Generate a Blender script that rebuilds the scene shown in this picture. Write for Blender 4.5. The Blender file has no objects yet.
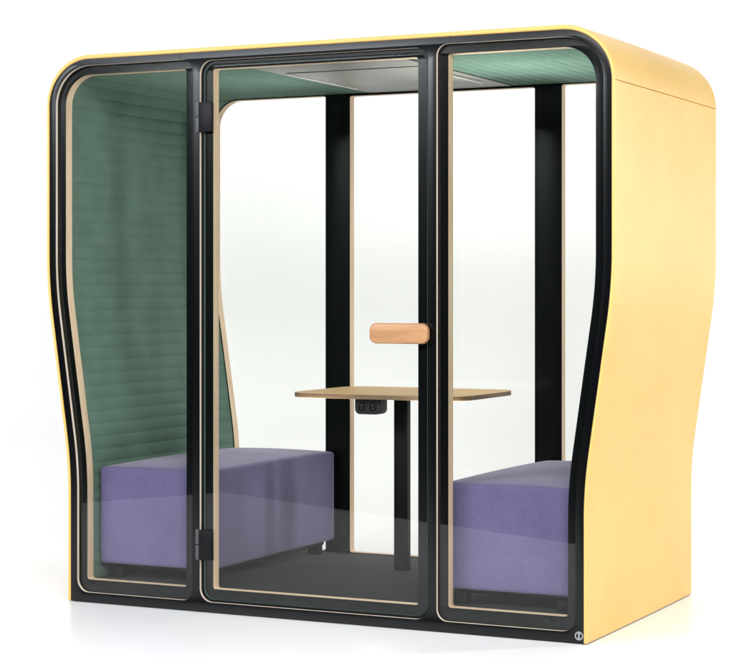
import bpy, bmesh, math, random
from mathutils import Vector, Matrix, noise as mnoise
from math import sin, cos, pi, radians, sqrt, atan2

random.seed(4)
sc = bpy.context.scene
col = sc.collection

# ------------------------------------------------------------------ camera frame
YAW = 0.45587
CAM = Vector((3.4374, -6.5255, 1.2558))
FW = Vector((-sin(YAW), cos(YAW), 0))
RT = Vector((cos(YAW), sin(YAW), 0))


def studio(l, z_dist, h):
    """Point of the studio floor plan: l to the right, z_dist away from the tripod, h up."""
    p = CAM + RT * l + FW * z_dist
    return Vector((p.x, p.y, h))


# ------------------------------------------------------------------ materials
def new_mat(name):
    m = bpy.data.materials.new(name)
    m.use_nodes = True
    nt = m.node_tree
    b = nt.nodes['Principled BSDF']
    return m, nt, b


def N(nt, t, **kw):
    n = nt.nodes.new(t)
    for k, v in kw.items():
        setattr(n, k, v)
    return n


def coords(nt, scale=(1, 1, 1), rot=(0, 0, 0)):
    tc = N(nt, 'ShaderNodeTexCoord')
    mp = N(nt, 'ShaderNodeMapping')
    mp.inputs['Scale'].default_value = scale
    mp.inputs['Rotation'].default_value = rot
    nt.links.new(tc.outputs['Object'], mp.inputs['Vector'])
    return mp.outputs['Vector']


def ramp(nt, fac, stops):
    r = N(nt, 'ShaderNodeValToRGB')
    while len(r.color_ramp.elements) < len(stops):
        r.color_ramp.elements.new(0.5)
    for e, (p, c) in zip(r.color_ramp.elements, stops):
        e.position = p
        e.color = (*c, 1)
    nt.links.new(fac, r.inputs['Fac'])
    return r.outputs['Color']


def noise(nt, vec, scale, detail=4, rough=.55):
    n = N(nt, 'ShaderNodeTexNoise')
    n.inputs['Scale'].default_value = scale
    n.inputs['Detail'].default_value = detail
    n.inputs['Roughness'].default_value = rough
    nt.links.new(vec, n.inputs['Vector'])
    return n.outputs['Fac']


def bump(nt, b, h, strength, dist):
    bp = N(nt, 'ShaderNodeBump')
    bp.inputs['Strength'].default_value = strength
    bp.inputs['Distance'].default_value = dist
    nt.links.new(h, bp.inputs['Height'])
    nt.links.new(bp.outputs['Normal'], b.inputs['Normal'])


def math2(nt, op, a, b_):
    m = N(nt, 'ShaderNodeMath', operation=op)
    for i, v in enumerate((a, b_)):
        if hasattr(v, 'links'):
            nt.links.new(v, m.inputs[i])
        else:
            m.inputs[i].default_value = v
    return m.outputs[0]


def fabric(name, c_dark, c_light, weave=700, sheen=.3, cloud=5, strength=.35, sheen_tint=(1, 1, 1), rough=.9, spec=.2):
    m, nt, b = new_mat(name)
    v = coords(nt)
    thread = N(nt, 'ShaderNodeTexNoise')
    thread.inputs['Scale'].default_value = weave
    thread.inputs['Detail'].default_value = 2
    nt.links.new(v, thread.inputs['Vector'])
    big = noise(nt, v, cloud, 3)
    fine = noise(nt, coords(nt, (60, 60, 420)), 1.0, 3)
    fine2 = noise(nt, coords(nt, (320, 320, 40)), 1.0, 3)
    mix = math2(nt, 'ADD', math2(nt, 'MULTIPLY', big, .4),
                math2(nt, 'ADD', math2(nt, 'MULTIPLY', fine, .35), math2(nt, 'MULTIPLY', fine2, .25)))
    c = ramp(nt, mix, [(.38, c_dark), (.62, c_light)])
    nt.links.new(c, b.inputs['Base Color'])
    b.inputs['Roughness'].default_value = rough
    b.inputs['Specular IOR Level'].default_value = spec
    b.inputs['Sheen Weight'].default_value = sheen
    b.inputs['Sheen Roughness'].default_value = .45
    b.inputs['Sheen Tint'].default_value = (*sheen_tint, 1)
    h = math2(nt, 'ADD', math2(nt, 'MULTIPLY', thread.outputs['Fac'], .5),
              math2(nt, 'ADD', fine, fine2))
    bump(nt, b, h, strength, .0012)
    return m


def wood(name, c1, c2, c3, axis='x', gscale=1.0, rough=.45, spec=.5):
    m, nt, b = new_mat(name)
    s = {'x': (1.2, 14, 14), 'y': (14, 1.2, 14), 'z': (14, 14, 1.2)}[axis]
    v = coords(nt, tuple(k * gscale for k in s))
    n1 = noise(nt, v, 2.0, 6, .6)
    v2 = coords(nt, tuple(k * gscale * 9 for k in s))
    n2 = noise(nt, v2, 1.5, 3, .6)
    f = math2(nt, 'ADD', math2(nt, 'MULTIPLY', n1, .65), math2(nt, 'MULTIPLY', n2, .35))
    c = ramp(nt, f, [(.32, c1), (.5, c2), (.68, c3)])
    nt.links.new(c, b.inputs['Base Color'])
    b.inputs['Roughness'].default_value = rough
    b.inputs['Specular IOR Level'].default_value = spec
    bump(nt, b, f, .15, .002)
    return m


def black(name, base, rough, spec=.5, var=.06):
    m, nt, b = new_mat(name)
    b.inputs['Base Color'].default_value = (*base, 1)
    b.inputs['Roughness'].default_value = rough
    b.inputs['Specular IOR Level'].default_value = spec
    n2 = noise(nt, coords(nt), 900, 2)
    bump(nt, b, n2, .02, .0002)
    return m


def glass(name, tint):
    """Flat pane: what is behind shows through, tinted; Fresnel share is mirrored."""
    m, nt, b = new_mat(name)
    nt.nodes.remove(b)
    out = nt.nodes['Material Output']
    geo = N(nt, 'ShaderNodeNewGeometry')
    dot = N(nt, 'ShaderNodeVectorMath', operation='DOT_PRODUCT')
    nt.links.new(geo.outputs['Normal'], dot.inputs[0])
    nt.links.new(geo.outputs['Incoming'], dot.inputs[1])
    a = math2(nt, 'ABSOLUTE', dot.outputs['Value'], 0)
    k = math2(nt, 'POWER', math2(nt, 'SUBTRACT', 1.0, a), 5.0)
    fr = math2(nt, 'ADD', math2(nt, 'MULTIPLY', k, .96), .025)
    tr = N(nt, 'ShaderNodeBsdfTransparent')
    tr.inputs['Color'].default_value = (*tint, 1)
    gl = N(nt, 'ShaderNodeBsdfGlossy')
    gl.inputs['Roughness'].default_value = .0
    mx = N(nt, 'ShaderNodeMixShader')
    nt.links.new(fr, mx.inputs['Fac'])
    nt.links.new(tr.outputs[0], mx.inputs[1])
    nt.links.new(gl.outputs[0], mx.inputs[2])
    nt.links.new(mx.outputs[0], out.inputs['Surface'])
    return m


def plain(name, c, rough=.5, metal=0.0, var=.04):
    m, nt, b = new_mat(name)
    n = noise(nt, coords(nt), 60, 4)
    lo = tuple(max(0, x * (1 - var)) for x in c)
    hi = tuple(x * (1 + var) for x in c)
    nt.links.new(ramp(nt, n, [(.3, lo), (.7, hi)]), b.inputs['Base Color'])
    b.inputs['Roughness'].default_value = rough
    b.inputs['Metallic'].default_value = metal
    return m


M = {}
M['yellow'] = fabric('yellow_felt', (.725, .462, .130), (.815, .540, .172), sheen=.05, cloud=2.2, strength=.5, rough=.44, spec=.5,
                     sheen_tint=(1, .85, .5))
M['green'] = fabric('green_felt', (.076, .138, .107), (.117, .196, .157), sheen=.2, cloud=7, strength=.7,
                    sheen_tint=(.7, 1, .8))
M['purple'] = fabric('purple_wool', (.097, .084, .180), (.143, .125, .255), sheen=.4, cloud=3, strength=.5,
                     sheen_tint=(.95, .9, 1))
M['carpet'] = fabric('charcoal_carpet', (.003, .003, .0036), (.015, .0145, .017), weave=500, sheen=.05, cloud=40, strength=.9)
M['black'] = black('black_laminate', (.0012, .0014, .002), .22, .42)
M['black_inner'] = black('black_inner_laminate', (.0018, .0024, .0026), .22, .22)
M['rubber'] = black('black_rubber', (.004, .004, .005), .5, .3)
M['metal_black'] = black('black_powder_coat', (.004, .004, .005), .5, .2)
M['ply'] = wood('plywood_edge', (.58, .41, .26), (.70, .53, .36), (.78, .62, .45), 'z', 1.0, .55)
M['core'] = wood('pale_core_edge', (.62, .52, .40), (.70, .60, .48), (.78, .68, .56), 'z', 1.0, .55)
M['oak'] = wood('oak_top', (.54, .32, .14), (.68, .44, .21), (.78, .54, .29), 'x', 1.0, .55, .2)
M['oak_edge'] = wood('oak_edge', (.13, .08, .045), (.20, .125, .07), (.27, .175, .105), 'x', 1.0, .5)
M['handle'] = wood('beech_handle', (.32, .155, .066), (.42, .215, .10), (.52, .285, .14), 'x', 1.6, .4)
M['panel'] = plain('grey_ceiling_metal', (.22, .22, .205), .48)
M['trim'] = plain('pale_trim', (.75, .74, .70), .4)
M['white'] = plain('white_print', (.32, .32, .35), .5)
M['dark_print'] = plain('dark_print', (.02, .025, .03), .6)
M['grey_plastic'] = plain('grey_plastic', (.06, .06, .064), .55)
M['socket'] = plain('socket_black', (.008, .008, .009), .55)
M['contact'] = plain('contact_metal', (.6, .6, .58), .3, 1.0)
M['glass'] = glass('pane_glass', (.982, .986, .975))
M['glass_edge'] = plain('glass_edge_green', (.07, .16, .13), .25)

m, nt, b = new_mat('white_paper_floor')
n = noise(nt, coords(nt), .8, 4)
nt.links.new(ramp(nt, n, [(.3, (.86, .86, .865)), (.7, (.89, .89, .89))]), b.inputs['Base Color'])
b.inputs['Roughness'].default_value = .30
b.inputs['Specular IOR Level'].default_value = .32
M['paper'] = m


# ------------------------------------------------------------------ object helpers
def link(o, parent=None):
    col.objects.link(o)
    if parent is not None:
        o.parent = parent
    return o


def empty(name, loc, label, cat, group=None):
    o = bpy.data.objects.new(name, None)
    o.empty_display_size = .1
    o.location = loc
    link(o)
    o['label'] = label
    o['category'] = cat
    if group:
        o['group'] = group
    return o


def finish(name, me, mats, parent=None, smooth=True, angle=35):
    flat = name in ('window_pane', 'door')
    smooth = smooth and not flat
    if not isinstance(mats, (list, tuple)):
        mats = [mats]
    me.name = name
    for mm in mats:
        me.materials.append(mm)
    if smooth:
        for p in me.polygons:
            p.use_smooth = True
        me.set_sharp_from_angle(angle=radians(angle))
    o = bpy.data.objects.new(name, me)
    link(o, parent)
    if parent is not None and parent.type == 'EMPTY':
        o.location = -parent.location      # geometry below is written in pod coordinates
    elif parent is not None:
        o.location = (0, 0, 0)
    return o


def from_bm(name, bm, mats, parent=None, smooth=True, angle=35):
    bmesh.ops.recalc_face_normals(bm, faces=bm.faces)
    me = bpy.data.meshes.new(name)
    bm.to_mesh(me)
    bm.free()
    return finish(name, me, mats, parent, smooth, angle)


def plate(name, loops, y0, y1, mats, parent=None, bevel=0.0, plane='xz', edge_from_normal=True, edge_test=None):
    """A flat board with holes. loops: list of closed 2-D outlines; face material 0, cut edge material 1."""
    cu = bpy.data.curves.new(name, 'CURVE')
    cu.dimensions = '2D'
    cu.fill_mode = 'BOTH'
    t = y1 - y0
    cu.extrude = max(t / 2 - bevel, 1e-5)
    if bevel:
        cu.bevel_depth = bevel
        cu.bevel_resolution = 2
        cu.offset = -bevel
    for lp in loops:
        s = cu.splines.new('POLY')
        s.points.add(len(lp) - 1)
        for q, (a, b_) in zip(s.points, lp):
            q.co = (a, b_, 0, 1)
        s.use_cyclic_u = True
    tmp = bpy.data.objects.new('tmp', cu)
    col.objects.link(tmp)
    dg = bpy.context.evaluated_depsgraph_get()
    me = bpy.data.meshes.new_from_object(tmp.evaluated_get(dg))
    bpy.data.objects.remove(tmp)
    mid = (y0 + y1) / 2
    for v in me.vertices:
        a, b_, w = v.co
        v.co = (a, mid - w, b_) if plane == 'xz' else (a, b_, mid + w)
    bm = bmesh.new()
    bm.from_mesh(me)
    bmesh.ops.remove_doubles(bm, verts=bm.verts, dist=1e-5)
    bmesh.ops.recalc_face_normals(bm, faces=bm.faces)
    k = 1 if plane == 'xz' else 2
    for f in bm.faces:
        f.material_index = 0
        if isinstance(mats, (list, tuple)) and len(mats) > 1 and abs(f.normal[k]) < .5:
            if edge_test is None or edge_test(f.calc_center_median()):
                f.material_index = 1
    bm.to_mesh(me)
    bm.free()
    return finish(name, me, mats, parent)


def rrect(x0, x1, z0, z1, r, n=10):
    """Rounded rectangle; r may be one radius or four (bl, br, tr, tl)."""
    if not isinstance(r, (list, tuple)):
        r = (r,) * 4
    out = []
    for (cx, cz, a0, rr) in ((x0 + r[0], z0 + r[0], pi, r[0]), (x1 - r[1], z0 + r[1], 1.5 * pi, r[1]),
                             (x1 - r[2], z1 - r[2], 0, r[2]), (x0 + r[3], z1 - r[3], .5 * pi, r[3])):
        for i in range(n + 1):
            a = a0 + .5 * pi * i / n
            out.append((cx + rr * cos(a), cz + rr * sin(a)))
    return out


def box(bm, lo, hi, bev=0.0, seg=2):
    r = bmesh.ops.create_cube(bm, size=1)
    vs = r['verts']
    for v in vs:
        v.co = Vector([lo[i] + (v.co[i] + .5) * (hi[i] - lo[i]) for i in range(3)])
    if bev:
        es = list({e for v in vs for e in v.link_edges})
        bmesh.ops.bevel(bm, geom=es, offset=bev, segments=seg, profile=.5, affect='EDGES')
    return bm


def box_obj(name, lo, hi, mats, parent=None, bev=0.003, seg=2):
    bm = bmesh.new()
    box(bm, lo, hi, bev, seg)
    return from_bm(name, bm, mats, parent)


def round_block(name, lo, hi, r, mats, parent, n=28, crown=0.0, soft=0.0):
    """Upholstered block: rounded edges, a crowned top and faintly bulging sides."""
    bm = bmesh.new()
    bmesh.ops.create_cube(bm, size=2)
    bmesh.ops.subdivide_edges(bm, edges=bm.edges[:], cuts=n, use_grid_fill=True)
    c = (Vector(lo) + Vector(hi)) / 2
    h = (Vector(hi) - Vector(lo)) / 2
    for v in bm.verts:
        p = v.co.copy()
        q = Vector()
        for i in range(3):
            # crowd the grid towards the edges so that the rounding is well resolved
            s = p[i]
            s = math.copysign(1 - (1 - abs(s)) ** 1.6, s)
            q[i] = s * h[i]
        inner = Vector([max(-(h[i] - r), min(h[i] - r, q[i])) for i in range(3)])
        d = q - inner
        if d.length > 1e-9:
            d.normalize()
            q = inner + d * r
        u = [q[i] / h[i] for i in range(3)]
        if u[2] > 0:
            q.z += crown * max(0, (1 - u[0] ** 2)) ** .6 * max(0, (1 - u[1] ** 2)) ** .6 * u[2]
        q.x += soft * math.copysign(1, u[0]) * max(0, abs(u[0]) - .9) * 10 * (1 - u[2] ** 2) * (1 - u[1] ** 2)
        q.y += soft * math.copysign(1, u[1]) * max(0, abs(u[1]) - .9) * 10 * (1 - u[2] ** 2) * (1 - u[0] ** 2)
        v.co = c + q
    return from_bm(name, bm, mats, parent, angle=80)


# ------------------------------------------------------------------ the pod's outline
WT, WB, HT, RC = 1.2075, 1.1035, 2.198, .200       # half widths above / below, height, corner radius
DEPTH = 1.270
SEAM = 1.9935


def fillet(p0, p1, p2, tl, n):
    a = (Vector(p0) - Vector(p1)).normalized()
    b_ = (Vector(p2) - Vector(p1)).normalized()
    s, e = Vector(p1) + a * tl, Vector(p1) + b_ * tl
    out = []
    for i in range(n + 1):
        t = i / n
        out.append(((1 - t) ** 2) * s + 2 * (1 - t) * t * Vector(p1) + t * t * e)
    return out


def right_outline(z_start):
    """Dense polyline of the right half of the outer outline, from the floor to the middle of the roof."""
    k0, k1 = Vector((WB, .552)), Vector((WT, 1.268))
    pts = []
    z = z_start
    while z < .43:
        pts.append(Vector((WB, z)))
        z += .06
    pts += fillet((WB, 0), k0, k1, .115, 10)
    L = (k1 - k0).length
    for i in range(1, 10):
        t = .115 + (L - .115 - .125) * i / 10
        pts.append(k0 + (k1 - k0) * (t / L))
    pts += fillet(k0, k1, (WT, 2), .125, 10)
    z = 1.45
    while z < HT - RC - .02:
        pts.append(Vector((WT, z)))
        z += .09
    for i in range(25):
        a = .5 * pi * i / 24
        pts.append(Vector((WT - RC + RC * cos(a), HT - RC + RC * sin(a))))
    x = WT - RC - .08
    while x > .03:
        pts.append(Vector((x, HT)))
        x -= .08
    pts.append(Vector((0, HT)))
    return pts


def inset(pts, d):
    out = []
    for i, p in enumerate(pts):
        a = pts[max(0, i - 1)]
        b_ = pts[min(len(pts) - 1, i + 1)]
        t = (b_ - a).normalized()
        if i == len(pts) - 1:
            t = Vector((-1, 0))
        if i == 0:
            t = Vector((0, 1))
        nrm = Vector((t.y, -t.x))          # outward on the right half
        dd = d if not callable(d) else d(i, p)
        out.append(p - nrm * dd)
    return out


def full_outline(d, z0):
    r = [Vector((p.x, p.y)) for p in inset(right_outline(z0), lambda i, p: d + .0055 * max(0, (p.y - (HT - RC)) / RC) ** 2)]
    r[0].y = z0
    left = [Vector((-p.x, p.y)) for p in reversed(r[:-1])]
    return [(p.x, p.y) for p in r + left]


def side_opening(sign, d, x_in, z0, r_low, r_in):
    """Opening of a side pane: follows the outline outside, straight beside the door."""
    pts = inset(right_outline(0.0), d)
    ztop = HT - d
    xo = WB - d
    o = []
    n = 8
    for i in range(n + 1):                                   # inner bottom corner
        a = pi + .5 * pi * i / n
        o.append((x_in + r_in + r_in * cos(a), z0 + r_in + r_in * sin(a)))
    for i in range(n + 1):                                   # outer bottom corner
        a = 1.5 * pi + .5 * pi * i / n
        o.append((xo - r_low + r_low * cos(a), z0 + r_low + r_low * sin(a)))
    for p in pts:
        if p.y > z0 + r_low + .02 and p.x > x_in + r_in + .02:
            o.append((p.x, p.y))
    for i in range(n + 1):                                   # inner top corner
        a = .5 * pi + .5 * pi * i / n
        o.append((x_in + r_in + r_in * cos(a), ztop - r_in + r_in * sin(a)))
    if sign < 0:
        o = [(-x, z) for x, z in reversed(o)]
    return o


def loft(name, rings, mats, parent, angle=40, close_ends=False):
    bm = bmesh.new()
    vr = [[bm.verts.new(p) for p in ring] for ring in rings]
    for a, b_ in zip(vr, vr[1:]):
        for i in range(len(a) - 1):
            bm.faces.new((a[i], a[i + 1], b_[i + 1], b_[i]))
    return from_bm(name, bm, mats, parent, angle=angle)


# ------------------------------------------------------------------ setting: white paper sweep
bm = bmesh.new()
prof = []
z_near, z_sweep, rad, z_top = 5.05, 10.2, 1.8, 6.5
for i in range(12):
    prof.append((z_near + (z_sweep - z_near) * i / 11, 0))
for i in range(1, 17):
    a = .5 * pi * i / 16
    prof.append((z_sweep + rad * sin(a), rad - rad * cos(a)))
prof.append((z_sweep + rad, z_top))
rows = []
for l in (-4.33, -2, 0, 2, 4.6):
    rows.append([bm.verts.new(studio(l, d, h)) for d, h in prof])
for a, b_ in zip(rows, rows[1:]):
    for i in range(len(prof) - 1):
        bm.faces.new((a[i], b_[i], b_[i + 1], a[i + 1]))
floor = from_bm('floor', bm, M['paper'], angle=60)
floor['kind'] = 'structure'

# ------------------------------------------------------------------ the meeting pod
pod = empty('meeting_pod', (0, DEPTH / 2, 0),
            'yellow upholstered office meeting pod with black glazed front, standing on white studio floor', 'meeting pod')

# shell: lofted along the depth, with a rolled lip at the front and the back edge
Z0 = .004
base_pts = right_outline(Z0)
ridx = []
pts2 = []
for p in base_pts:
    pts2.append(p)
# seam: three extra points, the middle one sunk
seam_pts = []
for p, q in zip(pts2, pts2[1:]):
    seam_pts.append((p, 0.0))
    if p.y < SEAM - .004 and q.y > SEAM + .004 and p.x > 1.0:
        seam_pts += [(Vector((WT, SEAM - .0020)), 0), (Vector((WT, SEAM)), .006), (Vector((WT, SEAM + .0020)), 0)]
seam_pts.append((pts2[-1], 0))
sp = [p for p, _ in seam_pts]
sg = [g for _, g in seam_pts]


def lip(p):
    return 1 + .45 * max(0, (p.y - (HT - RC)) / RC) ** 2


def shell_ring(d, y, groove=True):
    r = inset(sp, lambda i, p: d * lip(p) + (sg[i] if groove else 0))
    r[0].y = Z0
    L = [Vector((-p.x, p.y)) for p in reversed(r[:-1])]
    return [Vector((p.x, y, p.y)) for p in r + L]


st = [(.0180, .0125, 0), (.0125, .012, 0), (.0122, .002, 0), (.0112, -.0020, 0), (.0088, -.0046, 0), (.006, -.0052, 0), (.0034, -.0040, 0), (.0015, -.0012, 0),
      (.0004, .003, 0), (0, .009, 1)]
rings = [shell_ring(d, y, g) for d, y, g in st]
for k in range(1, 12):
    rings.append(shell_ring(-.0025 * sin(pi * k / 12), .009 + (DEPTH - .018) * k / 12))
rings += [shell_ring(d, DEPTH - y, g) for d, y, g in reversed(st)]
loft('shell', rings, M['yellow'], pod, angle=50)

# front and back boards (black laminate on a pale core)
A_SIDE, A_DOOR, A_Z0 = .521, .487, .0415


def board(name, y0, y1):
    loops = [full_outline(.0128, .003),
             side_opening(-1, .0440, A_SIDE, A_Z0, .052, .042),
             side_opening(1, .0440, A_SIDE, A_Z0, .052, .042),
             rrect(-A_DOOR, A_DOOR, A_Z0, 2.1455, .052)]
    return plate(name, loops, y0, y1, [M['black'], M['core']], pod, bevel=.0012,
                 edge_test=lambda c: (.02 < c.z))


front_board = board('front_board', 0.0, .014)
board('back_board', DEPTH - .014, DEPTH)

# fine vertical joints of the front board
for x, z0, z1 in ((-.577, 2.1575, 2.1845), (.577, 2.1575, 2.1845), (.577, .004, .040), (-.577, .004, .040)):
    box_obj('board_joint', (x - .0011, -.0004, z0), (x + .0011, .001, z1), M['rubber'], front_board, 0)

# inner frames: black face, plywood cut edge
C_SIDE, C_DOOR, C_Z0, C_TOP = .560, .438, .0905, 2.1135


def inner_frame(name, y0, y1):
    loops = [full_outline(.0300, .006),
             side_opening(-1, .0790, C_SIDE, C_Z0, .012, .010),
             side_opening(1, .0790, C_SIDE, C_Z0, .012, .010),
             rrect(-C_DOOR, C_DOOR, C_Z0, C_TOP, .010)]
    return plate(name, loops, y0, y1, [M['black_inner'], M['ply']], pod, bevel=.001,
                 edge_test=lambda c: c.z > .05)


inner_frame('inner_frame', .0205, .064)


def back_inner():
    return inner_frame('inner_frame', DEPTH - .064, DEPTH - .0205)


back_inner()

# panes
GM = [M['glass'], M['glass_edge']]
for s in (-1, 1):
    p = plate('window_pane', [side_opening(s, .0405, A_SIDE - .003, A_Z0 - .003, .055, .045)], .0144, .0200, GM, pod)
    # maker's stamp printed in the lower outer corner of the pane
    bm = bmesh.new()
    xs = -1.003 if s < 0 else .952
    for k, w in ((0, .020), (1, .028), (2, .016)):
        box(bm, (xs - w / 2, .0136, .0655 + .0045 * k), (xs + w / 2, .0143, .068 + .0045 * k))
    from_bm('pane_stamp', bm, M['dark_print'], p)
    plate('window_pane', [side_opening(s, .0405, A_SIDE - .003, A_Z0 - .003, .055, .045)], DEPTH - .0200, DEPTH - .0144, GM, pod)
plate('window_pane', [rrect(-A_DOOR - .003, A_DOOR + .003, A_Z0 - .003, 2.1485, .055)], DEPTH - .0200, DEPTH - .0144, GM, pod)

# door: glass leaf in a black gasket, two hinges, a wooden pull
door = empty('door_tmp', (0, DEPTH / 2, 0), 'x', 'x')
bpy.data.objects.remove(door)
door = plate('door', [rrect(-A_DOOR + .015, A_DOOR - .006, A_Z0 + .010, 2.1455 - .014, .045)], .0085, .0165, GM, pod)
plate('gasket', [rrect(-A_DOOR + .0006, A_DOOR - .0006, A_Z0 + .0006, 2.1449, .052),
                 rrect(-A_DOOR + .019, A_DOOR - .010, A_Z0 + .014, 2.1455 - .018, .042)], .0172, .0200, M['rubber'], door)
for z in (1.926, .2625):
    h = box_obj('hinge', (-.4865, -.0085, z - .058), (-.428, .0082, z + .058), M['metal_black'], door, .003)
    bm = bmesh.new()
    box(bm, (-.5050, -.0050, z - .059), (-.4890, .0120, z - .002), .002)
    box(bm, (-.5050, -.0050, z + .002), (-.4890, .0120, z + .059), .002)
    from_bm('hinge_knuckle', bm, M['grey_plastic'], h)
hz0, hz1 = 1.0555, 1.1315
plate('handle', [rrect(.262, .4985, hz0, hz1, .027)], -.034, -.004, M['handle'], door, bevel=.008)
for x in (.30, .46):
    box_obj('handle_mount', (x - .010, -.0045, 1.083), (x + .010, .0086, 1.103), M['metal_black'], door, .002)

# emblem on the lower right of the front board: pale disc, ring and crossed arcs
ex, ez, er = 1.0738, .0295, .0155


def ring2(r0, r1, n=40):
    return [[(ex + r1 * cos(2 * pi * i / n), ez + r1 * sin(2 * pi * i / n)) for i in range(n)],
            [(ex + r0 * cos(2 * pi * i / n), ez + r0 * sin(2 * pi * i / n)) for i in range(n)]]


emb = plate('emblem', ring2(er - .0040, er), -.0020, -.0002, M['white'], front_board)


def arc_band(cx, cz, r, w, a0, a1, n=16):
    o = [(cx + (r + w / 2) * cos(a0 + (a1 - a0) * i / n), cz + (r + w / 2) * sin(a0 + (a1 - a0) * i / n)) for i in range(n + 1)]
    i_ = [(cx + (r - w / 2) * cos(a1 - (a1 - a0) * i / n), cz + (r - w / 2) * sin(a1 - (a1 - a0) * i / n)) for i in range(n + 1)]
    return [o + i_]


plate('emblem_sign', arc_band(ex - .0125, ez, .0125, .0045, -.85, .85), -.0019, -.00025, M['white'], emb)
plate('emblem_sign', arc_band(ex + .0125, ez, .0125, .0045, pi - .85, pi + .85), -.00185, -.0003, M['white'], emb)

# interior lining: ribbed green felt on walls and ceiling
PITCH, AMP = .052, .0078
GAP = .338


def dense_inner(d):
    pts = inset(right_outline(.03), d)
    s = [0]
    for a, b_ in zip(pts, pts[1:]):
        s.append(s[-1] + (b_ - a).length)
    return pts, s


pin, sin_ = dense_inner(.062)
total = sin_[-1]


def at_s(s):
    for i in range(len(sin_) - 1):
        if sin_[i + 1] >= s:
            t = (s - sin_[i]) / max(1e-9, sin_[i + 1] - sin_[i])
            p = pin[i].lerp(pin[i + 1], t)
            tg = (pin[i + 1] - pin[i]).normalized()
            # smooth tangent
            if 0 < i < len(pin) - 2:
                ta = (pin[i + 1] - pin[i - 1]).normalized()
                tb = (pin[i + 2] - pin[i]).normalized()
                tg = ta.lerp(tb, t).normalized()
            return p, Vector((tg.y, -tg.x))
    return pin[-1], Vector((0, 1))


for sgn in (1, -1):
    line = []
    s_end = total - GAP
    nst = int(s_end / PITCH * 14)
    for k in range(nst + 1):
        s = s_end * k / nst
        p, nn = at_s(s)
        f = abs(sin(pi * (s_end - s) / PITCH)) ** .42
        line.append((sgn, p, nn, f, s))
    rings = []
    ends = [0, .004, .012, .024]
    stations = ends + [.06 + (DEPTH - .1284 - .12) * k / 22 for k in range(23)] + [DEPTH - .1284 - e for e in reversed(ends)]
    for st_y in stations:
        y = .0642 + st_y
        hem = max(0, 1 - min(st_y, DEPTH - .1284 - st_y) / .022) ** .7      # the ribs close flat against the frame
        ring = []
        for sg_, p, nn, f, s in line:
            rib = int((s_end - s) / PITCH)
            # each rib is stuffed a little differently and sags a little along its length
            puff = 1 + .16 * mnoise.noise(Vector((rib * 3.7 + 40 * sg_, y * 2.3, 0)))
            dip = .0007 * mnoise.noise(Vector((s * 3.1 + 9 * sg_, y * 3.3, 5)))
            f2 = f + (1 - f) * hem
            q = p - nn * (.004 + AMP * f2 * (puff * (1 - hem) + hem) + dip * (1 - hem))
            ring.append(Vector((sg_ * q.x, y, q.y)))
        ring.append(Vector((sgn * (GAP - .001), y, HT - .058)))
        rings.append(ring)
    loft('acoustic_lining', rings, M['green'], pod, angle=75)

# ceiling strip with its dropped unit
CZ = 2.1225
cp = box_obj('ceiling_panel', (-GAP + .002, .0645, CZ), (GAP - .002, DEPTH - .0645, CZ + .02), M['panel'], pod, .002)
plate('ceiling_unit', [rrect(-.285, .285, .345, .985, .012)], CZ - .004, CZ - .0005, M['panel'], cp, plane='xy', bevel=.0005)
for x in (-.2905, .2905):
    box_obj('unit_trim', (x - .004, .345, CZ - .0085), (x + .004, .985, CZ - .0003), M['trim'], cp, .001)

# floor of the pod
box_obj('carpet', (-1.04, .0645, .03), (1.04, DEPTH - .0645, .0872), M['carpet'], pod, .002)

# ------------------------------------------------------------------ benches
def bench(x0, x1, label):
    root = empty('bench', ((x0 + x1) / 2, .64, .0872), label, 'bench', 'benches inside the meeting pod')
    round_block('seat', (x0, .100, .1455), (x1, 1.176, .536), .015, M['purple'], root, crown=.025, soft=.003)
    box_obj('base_frame', (x0 + .03, .150, .128), (x1 - .03, 1.130, .1452), M['metal_black'], root, .003)
    for lx in (x0 + .035, x1 - .085):
        for ly in (.135, 1.075):
            box_obj('leg', (lx, ly, .0875), (lx + .050, ly + .050, .1285), M['metal_black'], root, .003)
    return root


bench(-1.020, -.497, 'long purple upholstered block bench against ribbed green wall, left of the table')
bench(.497, 1.020, 'purple upholstered block bench at the right, beside the yellow side of the pod')

# ------------------------------------------------------------------ table
tab = empty('table', (0, .87, .0872), 'small oak table with rounded corners on one black column between the two benches', 'table')
TZ = .830
plate('tabletop', [rrect(-.414, .378, .558, 1.182, .115, 18)], TZ - .019, TZ, [M['oak'], M['oak_edge']], tab, bevel=.0015, plane='xy')
plate('column', [rrect(-.037, .024, .808, .856, .010, 5)], .0876, TZ - .0248, M['metal_black'], tab, plane='xy', bevel=.001)
plate('mounting_plate', [rrect(-.10, .09, .73, .93, .02)], TZ - .0245, TZ - .0195, M['metal_black'], tab, plane='xy', bevel=.001)
pw = plate('power_module', [rrect(-.112, .003, .747, TZ - .0195, (.022, .022, .004, .004))], .600, .668, [M['socket'], M['grey_plastic']], tab, bevel=.003)
for x in (-.080, -.030):
    n = 24
    so = plate('socket', [[(x + .017 * cos(2 * pi * i / n), .778 + .017 * sin(2 * pi * i / n)) for i in range(n)]], .5975, .5998, M['metal_black'], pw, bevel=.0005)
    bm = bmesh.new()
    for dz in (-.006, .006):
        box(bm, (x - .0018, .5965, .778 + dz - .0018), (x + .0018, .5974, .778 + dz + .0018))
    from_bm('contact', bm, M['contact'], so)

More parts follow.
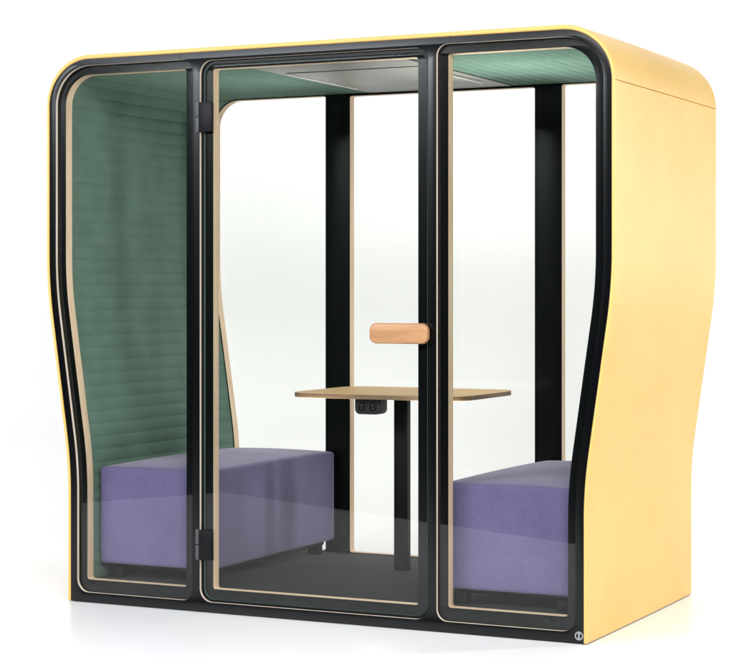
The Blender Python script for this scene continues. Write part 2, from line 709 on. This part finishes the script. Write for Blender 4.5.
# ------------------------------------------------------------------ camera
cd = bpy.data.cameras.new('camera')
cam = bpy.data.objects.new('camera', cd)
col.objects.link(cam)
cam.location = CAM
cam.rotation_euler = (pi / 2, 0, YAW)
cd.sensor_width = 36
cd.sensor_fit = 'HORIZONTAL'
cd.lens = 1949.71 / 734 * 36
cd.shift_x = 0
cd.shift_y = -(334 - 289.427) / 734
cd.clip_start = .1
cd.clip_end = 200
sc.camera = cam

# ------------------------------------------------------------------ light
w = bpy.data.worlds.new('World')
sc.world = w
w.use_nodes = True
bg = w.node_tree.nodes['Background']
bg.inputs['Color'].default_value = (.75, .88, 1, 1)
bg.inputs['Strength'].default_value = .035


def area(name, loc, target, sx, sy, radiance, color=(1, 1, 1), spread=180):
    L = bpy.data.lights.new(name, 'AREA')
    L.shape = 'RECTANGLE'
    L.size, L.size_y = sx, sy
    L.energy = radiance * pi * sx * sy
    L.color = color
    L.spread = radians(spread)
    o = bpy.data.objects.new(name, L)
    col.objects.link(o)
    o.location = loc
    d = Vector(target) - Vector(loc)
    o.rotation_euler = d.to_track_quat('-Z', 'Y').to_euler()
    return o


area('overhead_softbox', studio(0, 9.9, 5.2), studio(0, 10.9, 0), 8, 3, 2.5, (1, .99, .97))
area('front_floor_softbox', studio(-.6, 5.1, 2.75), studio(-.6, 5.5, 0), 6.0, 1.0, 6.0)
area('backdrop_wash', studio(0.6, 9.6, 5.0), studio(.6, 12.0, 1.6), 8, 1.2, .1, (1, .99, .97))
area('side_key_softbox', Vector((5.6, -1.2, 2.4)), Vector((0, .3, 1.1)), 3.5, 3.6, .95, (1, .985, .96))
area('added_sheen_fill', Vector((3.0, 4.9, 1.45)), Vector((1.2, .2, 1.25)), .8, 1.3, 5.5)  # unseen lamp added to lay a pale sheen on the yellow side
area('front_left_softbox', Vector((-3.1, -4.7, 3.30)), Vector((-3.1, 0, 3.30)), 3.4, 1.0, 25.0, (.86, .93, 1))
area('front_right_softbox', Vector((3.6, -5.0, 3.6)), Vector((-.3, 0.4, 1.0)), 2.2, 2.2, 19.0, (1, .99, .98))
area('back_right_softbox', Vector((5.0, 3.45, 2.2)), Vector((-.4, .6, .35)), .25, 1.2, 150.0, (1, .99, .98))
area('added_ceiling_fill', Vector((.24, .36, .10)), Vector((.70, .54, 2.1)), .16, .26, 68.0, (1, .99, .98), 40)  # no pod fixture: unseen fill added at carpet level to brighten the right ceiling
area('added_ceiling_fill', Vector((-.20, .36, .10)), Vector((-.52, .56, 2.1)), .16, .26, 19.0, (1, .99, .98), 38)  # weaker added fill, also unseen, lifts the left part of the ceiling

# ------------------------------------------------------------------ render
sc.render.engine = 'CYCLES'
sc.cycles.use_denoising = True
sc.cycles.max_bounces = 10
sc.cycles.diffuse_bounces = 5
sc.cycles.glossy_bounces = 5
sc.cycles.transparent_max_bounces = 24
sc.cycles.sample_clamp_indirect = 6
sc.view_settings.view_transform = 'Standard'
sc.view_settings.look = 'None'
sc.view_settings.exposure = 0
sc.view_settings.gamma = 1
